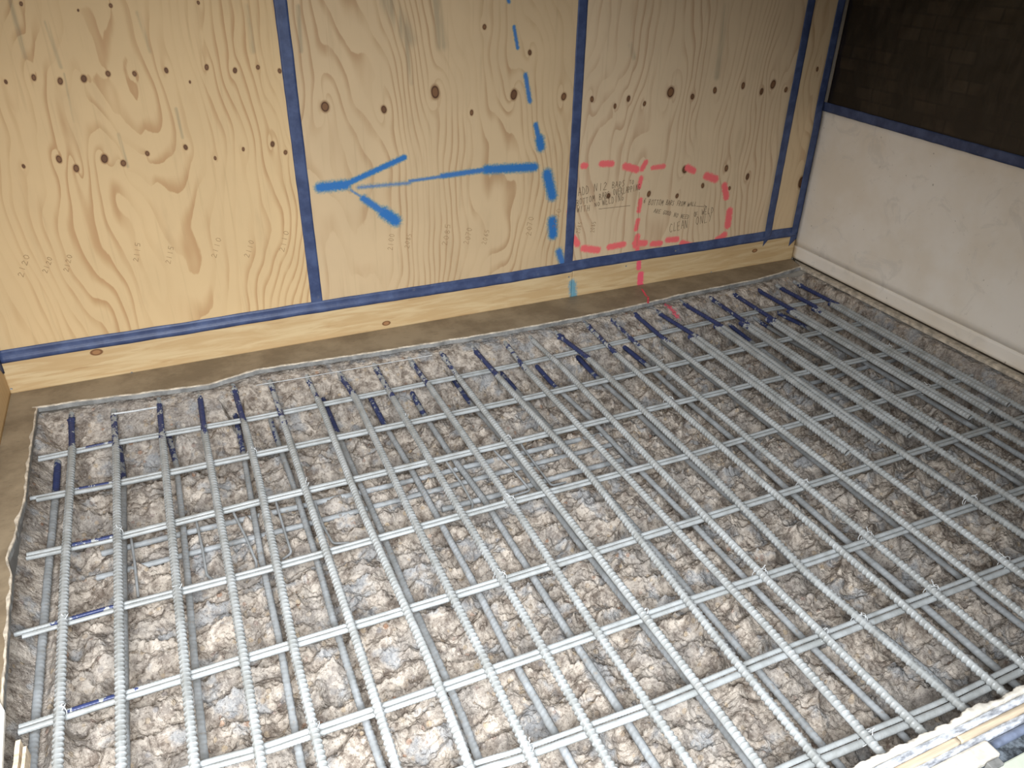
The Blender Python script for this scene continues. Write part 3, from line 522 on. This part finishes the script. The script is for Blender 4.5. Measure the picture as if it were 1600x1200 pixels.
# grey saw-cut face with a pale broken lip, following the edge
def lip_strip(pts, dn, m, name, w0, w1, z0, z1):
    n = len(pts); P = np.array(pts); N = np.array(dn); N = N/np.linalg.norm(N, axis=1)[:, None]
    V = []
    for i in range(n):
        a = P[i]-N[i]*w0; b = P[i]+N[i]*w1
        V += [(a[0], a[1], z0), (b[0], b[1], z0), (b[0], b[1], z1), (a[0], a[1], z1)]
    F = []
    for i in range(n-1):
        for q in range(4): F.append((4*i+q, 4*i+(q+1) % 4, 4*i+4+(q+1) % 4, 4*i+4+q))
    F += [(0, 3, 2, 1), (4*n-4, 4*n-3, 4*n-2, 4*n-1)]
    return py_mesh(name, V, F, m, fl)
lip_strip(list(zip(xs, ey)), [(0, -1)]*len(xs), MAT['cut'], 'cut_face', -.0005, .0030, -.001, -.022)
lip_strip(list(zip(ex, ys)), [(1, 0)]*len(ys), MAT['cut'], 'cut_face', -.0005, .0030, -.001, -.022)
def lip(pts, nrm, seed, wmax=.006):
    V = []; n = len(pts)
    for i, (a, b) in enumerate(pts):
        w = .0012+wmax*max(0., float(noise2(i*.13, 0, seed))+.25); h = .0008+.0016*abs(float(noise2(i*.31, 1, seed)))
        V += [(a-nrm[0]*w, b-nrm[1]*w, .0003), (a-nrm[0]*w*.4, b-nrm[1]*w*.4, h), (a+nrm[0]*.0028, b+nrm[1]*.0028, h*.6), (a+nrm[0]*.0034, b+nrm[1]*.0034, -.004)]
    F = [(4*i+q, 4*i+q+1, 4*i+5+q, 4*i+4+q) for i in range(n-1) for q in range(3)]
    return py_mesh('broken_lip', V, F, MAT['flake'], fl)
lip(list(zip(xs, ey)), (0, -1), 51); lip(list(zip(ex, ys)), (1, 0), 52, .008)
# sprayed red mark crossing the floor strip
pol = [[(FLOORRED[0][0], FLOORRED[0][1]), (FLOORRED[1][0], FLOORRED[1][1])], [(FLOORRED[1][0]+.004, FLOORRED[1][1]-.01), (FLOORRED[2][0]+.002, FLOORRED[2][1])]]
V, F = ribbon(pol, .010, 0); V = [(v[0], v[2], .0012-v[1]) for v in V]; MAT['redpaint'] = simple('red_spray_paint', (214, 84, 96), .7, .2, .12, 60)
py_mesh('sprayed_mark', V, F, MAT['redpaint'], fl)

# ---------------------------------------------------------------- pit: broken concrete surface (height field with real relief)
gx = np.arange(-3.757, -.012, .0040); gy = np.r_[np.arange(-.150, -.40, -.0032), np.arange(-.40, -2.56, -.0042)]
X, Y = np.meshgrid(gx, gy, indexing='ij')
wv = .020*noise2(X*6, Y*6, 61)+.010*noise2(X*19, Y*19, 62)
db = (np.interp(X, [p[0] for p in back], [p[1] for p in back])-Y)+wv*.8; dl = (X-np.interp(Y, [p[1] for p in left][::-1], [p[0] for p in left][::-1]))+wv*.9; dr = (XRG-X)+wv*.6; dn = (Y-YN)+wv
db0 = edge_y(X)-Y; dl0 = X-edge_x(Y); dr0 = XRG-X
zb = -.026-.180*smooth(.006, .26, db); zl = -.026-.185*smooth(.0, .13, dl); zr = -.022-.19*smooth(.002, .095, dr); zn = -.03-.19*smooth(-.01, .05, dn)
Zm = np.maximum.reduce([zb, zl, zr, zn])
inner = smooth(-.05, -.16, Zm)
rot = lambda a: (X*math.cos(a)+Y*math.sin(a), -X*math.sin(a)+Y*math.cos(a))
u, v = rot(.25)
sc = 1-np.abs(noise2(u*4.5, v*9.5, 63)+.25*noise2(u*11, v*19, 64)); sc2 = 1-np.abs(noise2(u*12+3, v*20, 65))
fb = noise2(X*7, Y*7, 66)*.016+noise2(X*17+2, Y*17, 67)*.011+noise2(X*30, Y*34, 68)*.0068+(np.abs(noise2(X*52, Y*60, 69))-.3)*.0075+noise2(X*95, Y*100, 70)*.0042+noise2(X*125+9, Y*120, 73)*.0030
raise_ = .030*smooth(.20, .06, np.abs(Y+1.0))*smooth(-1.6, -1.75, X)*smooth(-3.62, -3.50, X)+.02*smooth(.14, .05, np.abs(Y+.98))*smooth(-.70, -.6, X)
trough = sum(dp*np.exp(-((Y-y0+.03*noise2(X*5, Y*5, 74))/.040)**2) for y0, dp in ((-.46, .034), (-.73, .034), (-1.16, .02), (-1.45, .022)))
Z = Zm-.006+inner*((sc**2-.45)*.036+(sc2**2-.4)*.018+raise_-trough)+fb*(.45+.75*inner)
Z = np.where(np.minimum.reduce([db0, dl0, dr0]) < .003, np.minimum(Z, -.0165), np.minimum(Z, -.012))
for i, (pl, by) in enumerate(LOWS):        # the bottom bars lie free in chases
    xc = np.interp(-Y, [-p[1] for p in pl], [p[0] for p in pl]); w_ = .014 if i else .020
    if i == 17: continue
    Z = np.where(Y < pl[0][1]+(.02 if i == 0 else -.02), np.minimum(Z, -.160+(1.3 if i == 0 else 3.0)*np.maximum(0, np.abs(X-xc)-w_+.006*noise2(X*0+i, Y*22, 75))), Z)
Z = np.clip(Z, -.275, 0)
redc = np.clip(1-seg_d(X, Y, (-.962, -.195, -.940, -.275))/.026, -1, 1)-.25
V = np.stack([X+.5*.004*noise2(X*70, Y*70, 71), Y+.5*.004*noise2(X*70, Y*70, 72), Z], -1).reshape(-1, 3)
o = np_mesh('pit_floor', V, grid_faces(len(gx), len(gy)), MAT['conc'], None, True, {'red': redc})
if o.data.polygons[1000].normal.z < 0: o.data.flip_normals()
struct(o)
HF = Z
def ground(x, y):
    i = min(max(int(np.searchsorted(gx, x)), 0), len(gx)-1); j = min(max(int(np.searchsorted(-gy, -y)), 0), len(gy)-1); return float(HF[i, j])

# ---------------------------------------------------------------- deformed reinforcing bars
def bar_mesh(name, pts, r, axis, paint=(), cap=.2, pitch=.0150, ribh=.0027, m_=18, roll=0., skew=0., thin=None, tip=0., mat='steel', step=.0020, lump=0., win=.10):
    """ribbed bar: crescent ribs on two sides, one long rib each side; paint = stretches (a, b) along the bar's axis that are blue"""
    def rf(s, th):
        ph = (s/pitch+skew*np.cos(th-roll)) % 1.0
        rib = np.clip(1-np.abs(ph-.5)/.17, 0, 1)
        cres = np.clip((np.abs(np.sin(th-roll))-.22)/.5, 0, 1)
        lon = (np.abs(np.cos(th-roll)) > .955)*.0019
        R_ = r+np.maximum(ribh*np.minimum(1, rib*1.6)*cres, lon)
        if thin is not None: R_ = R_*(1-.16*smooth(thin, thin-.012, s))
        if tip: R_ = R_*(1+tip*np.exp(-((s-.05)/.016)**2)*(.6+.8*noise2(s*60, th*1.1+roll*5, 79)))
        if lump: R_ = R_+lump*noise2(s*40+roll*9, th*1.2+0*s, 77)
        return R_
    V, F, q, s = tube(pts, r, m_, step, win, rf)
    c = np.repeat(q[:, axis], m_); c = np.r_[c, q[0, axis], q[-1, axis]]
    pv = np.full(len(c), -.2)
    for a, b in paint:
        a, b = min(a, b), max(a, b); pv = np.maximum(pv, np.minimum(np.minimum(c-a, b-c), cap))
    return np_mesh(name, V, F, MAT[mat], None, True, {'paint': pv})
def split_end(o, cut, step, m_):
    """the blue coated stub that comes out of the concrete becomes a part of its bar"""
    me = o.data; n = len(me.vertices); V = np.zeros(n*3, np.float32); me.vertices.foreach_get('co', V); V = V.reshape(-1, 3)
    pv = np.zeros(n, np.float32); me.attributes['paint'].data.foreach_get('value', pv)
    nr = (n-2)//m_; k = min(nr-3, max(3, int(round(cut/step)))); mat = me.materials[0]; nm_ = o.name.split('.')[0]
    def part(a, b, name, parent):
        q = V[:nr*m_].reshape(nr, m_, 3)[a:b]; c = b-a; j = np.arange(m_)[None, :]; i = np.arange(c-1)[:, None]; j2 = (j+1) % m_
        F = np.stack([i*m_+j, (i+1)*m_+j, (i+1)*m_+j2, i*m_+j2], -1).reshape(-1, 4); W = np.vstack([q.reshape(-1, 3), q[0].mean(0), q[-1].mean(0)])
        caps = []
        for s_ in range(0, m_, 2):
            caps.append([c*m_, (s_+2) % m_, (s_+1) % m_, s_]); e = (c-1)*m_; caps.append([c*m_+1, e+s_, e+(s_+1) % m_, e+(s_+2) % m_])
        p = pv[:nr*m_].reshape(nr, m_)[a:b].ravel()
        return W, np.vstack([F, np.array(caps)]), np.r_[p, p[0], p[-1]]
    W, F, p = part(k, nr, '', None); tmp = np_mesh('tmp', W, F, mat, None, True, {'paint': p})
    o.data, old = tmp.data, o.data; o.data.name = nm_; bpy.data.objects.remove(tmp); bpy.data.meshes.remove(old)
    W, F, p = part(0, k+1, '', None); e = np_mesh('painted_end', W, F, mat, o, True, {'paint': p}); e['label'] = 'blue painted end where the bar leaves the concrete'
def ordn(i):
    w = ['first', 'second', 'third', 'fourth', 'fifth', 'sixth', 'seventh', 'eighth', 'ninth', 'tenth', 'eleventh', 'twelfth', 'thirteenth', 'fourteenth',
         'fifteenth', 'sixteenth', 'seventeenth', 'eighteenth', 'nineteenth', 'twentieth', 'twenty-first', 'twenty-second', 'twenty-third', 'twenty-fourth', 'twenty-fifth']
    return w[i]
def rise(p, y0):                           # bars dip out of the rough face at the wall end
    return p
longs = []
paint_note = {0: 'grey lump then blue on its end', 1: 'patchy blue and grey end', 2: 'blue patch on its grey end', 3: 'clean solid blue end', 4: 'dark blue blob on its end', 5: 'mottled blue end',
              6: 'faint bluish end', 7: 'small dark blue end', 8: 'patchy blue end', 9: 'curled blue tip', 10: 'blue tip with a lump', 11: 'dark blue end', 12: 'blue end', 13: 'nearly bare end',
              14: 'wide blue cap', 15: 'blue hooked tip', 16: 'blue curled tip', 17: 'blue round cap', 18: 'wide blue sleeve', 19: 'big blue sleeve', 20: 'long blue sleeve', 21: 'long blue sleeve',
              22: 'blue end', 23: 'blue end', 24: 'blue end in the far corner'}
for i, (pl, by) in enumerate(LONG):
    xs_, ys_ = [p[0] for p in pl], [p[1] for p in pl]
    slope = (xs_[-1]-xs_[1])/(ys_[-1]-ys_[1]) if len(pl) > 2 else 0
    pts = [(xs_[0], ys_[0]+.035, ZU+.004), (xs_[0], ys_[0], ZU+.002)]+[(a, b, ZU) for a, b in pl[1:]]+[(xs_[-1]+slope*(-2.50-ys_[-1]), -2.50, ZU)]
    thinlen = (ys_[0]+.035)-by
    near = rs.choice([.0, .01])
    o = bar_mesh('reinforcing_bar', pts, .0104, 1, [(by+near, ys_[0]-.010+.004*(i % 3))], roll=[.1, .02, .05, .55, .6, -.5, -.55, .5, .6, .8, 1.5, .1, 1.5, -.1, .45, .05, 1.4, 1.5, 1.5, .6, 1.3, 1.5, .9, 1.2, 1.4][i],
                 skew=[.02, .02, .04, .12, .1, .12, .16, .1, .1, .16, .12, .1, .18, .1, .05, .2, .15, .12, .22, .12, .1, .14, .1, .12, .1][i], cap=[.03, -.01, .02, .06, .02, -.015, -.03, .0, -.01, .0, -.01, .02, -.01, -.05, .05, .0, -.01, .03, .05, .06, .03, .04, .08, .1, .06][i], thin=thinlen, tip=[.5, .2, .1, .1, .7, .3, .2, .5, .4, .5, .6, .2, .2, .3, .9, .5, .4, .5, .4, .4, .3, .3, .3, .2, .5][i], lump=.0005)
    tag(o, f'long grey ribbed top bar, {ordn(i)} from left wall, {paint_note[i]}', 'rebar', 'long top bars running from the back wall')
    split_end(o, thinlen, .0020, 18)
    longs.append(o)
def long_x(i, y):
    pl = LONG[i][0]; return float(np.interp(-y, [-p[1] for p in pl], [p[0] for p in pl]))
# splice bars laid hard against the last seven
for j, (i1, ye) in enumerate(LAPS):
    i = i1; y0 = LONG[i][1]+.02
    pts = [(long_x(i, y)-(.0262 if i != 21 else .0285), y, ZU-.001) for y in np.linspace(y0, ye, 6)]
    o = bar_mesh('splice_bar', pts, .0106, 1, [(LONG[i][1]+.0, y0+.02)], roll=.7+j*.3, skew=.14)
    tag(o, f'short grey splice bar lying against the {ordn(i)} long top bar, sawn end showing', 'rebar', 'splice bars beside the right-hand top bars')
# cross bars, in pairs below the long ones
cross = []
place = ['nearest the back wall', 'second row from wall', 'third row from wall', 'fourth row from wall', 'fourth row from near edge', 'third row from near edge', 'second row from near edge', 'nearest the broken edge']
for i, pl in enumerate(ROWS):
    xa, xb = (pl[0][0] if i < 5 else [-3.70, -3.70, -3.68][i-5]), -.085-.02*(i % 3)
    ym = [p[1] for p in pl]
    for side in (0, 1):
        r = .0064 if not (i >= 6 and side == 1) else .0088
        dy = (.0080 if i != 1 else .0086)*(1 if side == 0 else -1)-(r-.0064)
        pts = [(xa+.02*side*(i % 2), ym[0]+dy, ZC-(r-.0064))]+[(p[0], p[1]+dy, ZC-(r-.0064)) for p in pl if xa+.15 < p[0] < xb-.1]+[(xb-.04*side, ym[-1]+dy, ZC-(r-.0064))]
        paint = [(-3.592, -3.485)] if (side == 0 and i in (0, 1, 3, 4)) else ([(-3.585, -3.55), (-3.52, -3.49)] if i == 2 and side == 0 else [])
        o = bar_mesh('cross_bar', pts, r, 0, paint, pitch=.0085, ribh=.0012, m_=10, roll=.6+i+side, skew=.5, step=.0028, lump=.0002)
        tag(o, f'thin grey cross bar, {"wall-side" if side == 0 else "camera-side"} one of the pair, {place[i]}', 'rebar', 'paired thin cross bars')
        cross.append(o)
# bottom bars
lowx = []
for i, (pl, by) in enumerate(LOWS):
    xs_, ys_ = [p[0] for p in pl], [p[1] for p in pl]
    pts = [(xs_[0], ys_[0]+.06, ZL+.006), (xs_[0], ys_[0], ZL+.001)]+[(a, b, ZL) for a, b in pl[1:]]+[(xs_[-1], -2.47, ZL)]
    o = bar_mesh('bottom_bar', pts, .0112 if i == 0 else .0098, 1, [(by, ys_[0]-.012)] if i not in (13,) else [], cap=[.08, .01, .0, .0, -.02, .03, .0, .0, .01, .02, .05, .05, .06, 0, .06, .03, .06, .06][i], roll=.5+i*.7, skew=.3, ribh=.0014, m_=12, mat='steel_low', step=.003, lump=.0009, win=.06)
    if i != 13: split_end(o, max(.03, ys_[0]+.06-by), .003, 12)
    tag(o, f'dusty grey bottom bar deep in the pit, {ordn(i)} bottom bar from the left wall', 'rebar', 'bottom bars deep in the pit')
nm = ['left-hand half-buried cross bar, farther from camera, running under six rows of bars', 'left-hand half-buried cross bar, the second of three', 'short half-buried cross bar under the fourth row',
      'far right half-buried cross bar, nearer the back wall', 'far right half-buried cross bar, farther from the back wall']
nm[0] = 'long half-buried cross bar at left, the one nearest the back wall'; nm[1] = 'long half-buried cross bar at left, nearer the camera'
for i, (a, b) in enumerate(BURIED):
    n = 8; pts = [(a[0]+(b[0]-a[0])*t, a[1]+(b[1]-a[1])*t, -.160+.003*math.sin(t*9+i)) for t in np.linspace(0, 1, n)]
    o = bar_mesh('buried_cross_bar', pts, .0095, 0, [], roll=i, skew=.3, ribh=.001, m_=10, mat='steel_low', step=.004, lump=.0014, win=.1)
    tag(o, nm[i], 'rebar', 'half-buried cross bars')
for i, pl in enumerate(LIGS):
    zz = [-.128, -.136, -.142, -.146]
    pts = [(pl[0][0], pl[0][1]+.02, -.118)]+[(p[0], p[1], zz[k_]) for k_, p in enumerate(pl)]
    V, F, _, _ = tube(pts, .0042, 8, .004, .03)
    o = np_mesh('bent_bar', V, F, MAT['steel_low'], None, True, {'paint': np.full(len(V), -.2)})
    tag(o, f'thin bent grey bar end poking up between buried cross bars, {ordn(i)} from the left', 'rebar', 'thin bent bar ends')

# tie wires: a wrapped loop round the crossing with a twisted tail, part of the long bar it grips
def tie(x, y, parent, sd):
    r_ = random.Random(sd); parts = []
    for sgn in ((1, -1) if r_.random() < .5 else (1,)):
        P = []
        for t in np.linspace(0, 2*math.pi, 22):
            a = t+.4; rr = .0150
            P.append((x+sgn*.0105*math.sin(a)*1.0+.0135*math.cos(a)*.9, y+.012*math.sin(a)*1.0-.006*math.cos(a), ZU-.008+.0235*math.sin(a+1.2)*.9))
        V, F, _, _ = tube(P, .0011, 6, .0018, 0); parts.append((V, F))
    tl = r_.uniform(.014, .028); dx, dy = r_.uniform(-.6, .6), r_.uniform(-.5, .8)
    P = [(x+.004, y, ZU+.012)]+[(x+.004+dx*tl*t+.0015*math.sin(t*14), y+dy*tl*t+.0015*math.cos(t*14), ZU+.012+.010*t) for t in np.linspace(.1, 1, 10)]
    V, F, _, _ = tube(P, .0012, 6, .0015, 0); parts.append((V, F))
    V, F = joined(parts); np_mesh('tie_wire', V, F, MAT['wire'], parent)
for n_, (tx, ty) in enumerate(TIES):
    bi = min(range(len(LONG)), key=lambda i: abs(long_x(i, ty)-tx)); ri = min(range(len(ROWS)), key=lambda i: abs(ROWS[i][2][1]-ty))
    tie(long_x(bi, ROWS[ri][2][1]), ROWS[ri][2][1], longs[bi], n_)

# thin wire strung over the bar ends, and a stub on the left
V, F, _, _ = tube([(-2.951, -0.254, -0.024), (-2.748, -0.261, -0.026), (-2.536, -0.268, -0.025), (-2.217, -0.287, -0.020)], .0018, 8, .004, .05)
tag(np_mesh('loose_wire', V, F, MAT['wire']), 'thin straight grey wire lying along the rough face at the back', 'wire')
V, F, _, _ = tube([(-3.483, -0.248, -0.035), (-3.405, -0.254, -0.036), (-3.325, -0.257, -0.036)], .0040, 8, .004, .02, lambda s, t: .0040+.0006*np.sin(s*700)+0*t)
tag(np_mesh('wire_stub', V, F, MAT['wire']), 'short grey rod stub beside the second blue bar end', 'wire')

# ---------------------------------------------------------------- near edge at the right: threshold build-up
def strip_bar(name, x0, x1, y0, y1, z0, z1, m, seed, amp=.003, n=160, label=None, cat=None):
    xs_ = np.linspace(x0, x1, n); prof = [(y0, z0), (y0, z1-.003), (y0-.003*np.sign(y0-y1), z1), ((y0+y1)/2, z1), (y1+.002*np.sign(y0-y1), z1), (y1, z1-.003), (y1, z0)]
    V = []
    for x in xs_:
        e = amp*(float(noise2(x*9, 0, seed))+.5*float(noise2(x*30, 0, seed+1))+.3*float(noise2(x*90, 0, seed+2)))
        for q, (y, z) in enumerate(prof):
            V.append((x, y+(e if q < 3 else 0), z+amp*.35*float(noise2(x*25, q*.7, seed+3))*(0 < q < 6)))
    F = [[i*7+q, i*7+q+1, (i+1)*7+q+1, (i+1)*7+q] for i in range(n-1) for q in range(6)]+[[i*7+6, i*7, (i+1)*7, (i+1)*7+6] for i in range(n-1)]
    o = np_mesh(name, np.array(V), np.array(F), m); me = o.data
    import bmesh
    bm = bmesh.new(); bm.from_mesh(me); bmesh.ops.holes_fill(bm, edges=[e for e in bm.edges if e.is_boundary]); bmesh.ops.recalc_face_normals(bm, faces=bm.faces); bm.to_mesh(me); bm.free()
    if label: tag(o, label, cat)
    return o
XA = -2.62
strip_bar('mortar_lip', XA, -1.24, -2.481, -2.4955, -.30, .004, MAT['mortar'], 81, .009, 260, 'lumpy cream mortar edge along the near side of the pit', 'concrete edge')
strip_bar('stone_strip', XA, -1.24, -2.4975, -2.516, -.30, .0, MAT['marble'], 85, .0012, 120, 'grey and white streaked stone strip behind the mortar edge', 'stone strip')
strip_bar('timber_strip', -1.705, -1.24, -2.5165, -2.533, -.30, .003, MAT['timber'], 88, .0006, 60, 'pale timber strip beside the streaked stone, right-hand length', 'timber strip')
strip_bar('timber_strip', XA, -1.708, -2.5165, -2.533, -.30, .003, MAT['timber'], 89, .0008, 80, 'pale timber strip beside the streaked stone, left-hand length with a split', 'timber strip')
strip_bar('stone_strip', XA, -1.24, -2.5335, -2.550, -.30, -.001, MAT['marble'], 92, .001, 120, 'white streaked stone strip between timber strip and cream board', 'stone strip')
o = box('cream_board', -2.10, -1.655, -2.592, -2.551, -.012, .010, MAT['mortar'], None, .006); tag(o, 'cream board with a rounded corner lying at the bottom right', 'board')
o = box('small_block', -1.708, -1.672, -2.612, -2.594, -.012, .012, MAT['cut'], None, .002); tag(o, 'small grey block against the cream board at bottom right', 'block')
V, F, _, _ = tube([(-1.652, -2.563, -.008), (-1.45, -2.563, -.008), (-1.24, -2.563, -.008)], .010, 12, .02, 0); tag(np_mesh('metal_rail', V, F, MAT['alu']), 'round blue-grey metal rail beyond the cream board', 'rail')
o = box('pale_green_board', -1.80, -1.43, -2.90, -2.606, -.02, .004, MAT['greenish'], None, .004); tag(o, 'pale green board at the very bottom right corner', 'board')
struct(box('floor_outside', XL-.5, .0, -5.2, -2.55, -.06, -.0125, MAT['grit']))
# near left corner: white board over the slab and two broken laths at the pit edge
Vb = [(-3.83, -1.50), (-3.722, -1.545), (-3.699, -1.60), (-3.690, -1.75), (-3.680, -2.45), (-3.83, -2.45)]
V = [(a, b, .002) for a, b in Vb]+[(a, b, .012) for a, b in Vb]; n = len(Vb)
F = [tuple(range(n, 2*n)), tuple(range(n-1, -1, -1))]+[(i, (i+1) % n, n+(i+1) % n, n+i) for i in range(n)]
tag(py_mesh('white_board', V, F, MAT['white']), 'white board lying on the floor at the left edge', 'board')
for i, (x, w, ya, yb, z) in enumerate([(-3.676, .010, -1.665, -2.40, -.030), (-3.662, .007, -1.685, -2.40, -.034)]):
    ysl = np.linspace(ya, yb, 40); V = []
    for y in ysl:
        e = .0012*float(noise2(y*30, i, 95)); V += [(x-w/2+e, y, z-.03), (x+w/2+e, y, z-.03), (x+w/2+e, y, z+.006), (x-w/2+e, y, z+.006)]
    F = [[4*a+q, 4*a+(q+1) % 4, 4*a+4+(q+1) % 4, 4*a+4+q] for a in range(39) for q in range(4)]+[[0, 3, 2, 1], [156, 157, 158, 159]]
    tag(np_mesh('timber_lath', np.array(V), np.array(F), MAT['timber'], None, False), ['wider splintered timber lath at the bottom left pit edge', 'narrower splintered timber lath at the bottom left pit edge'][i], 'lath')
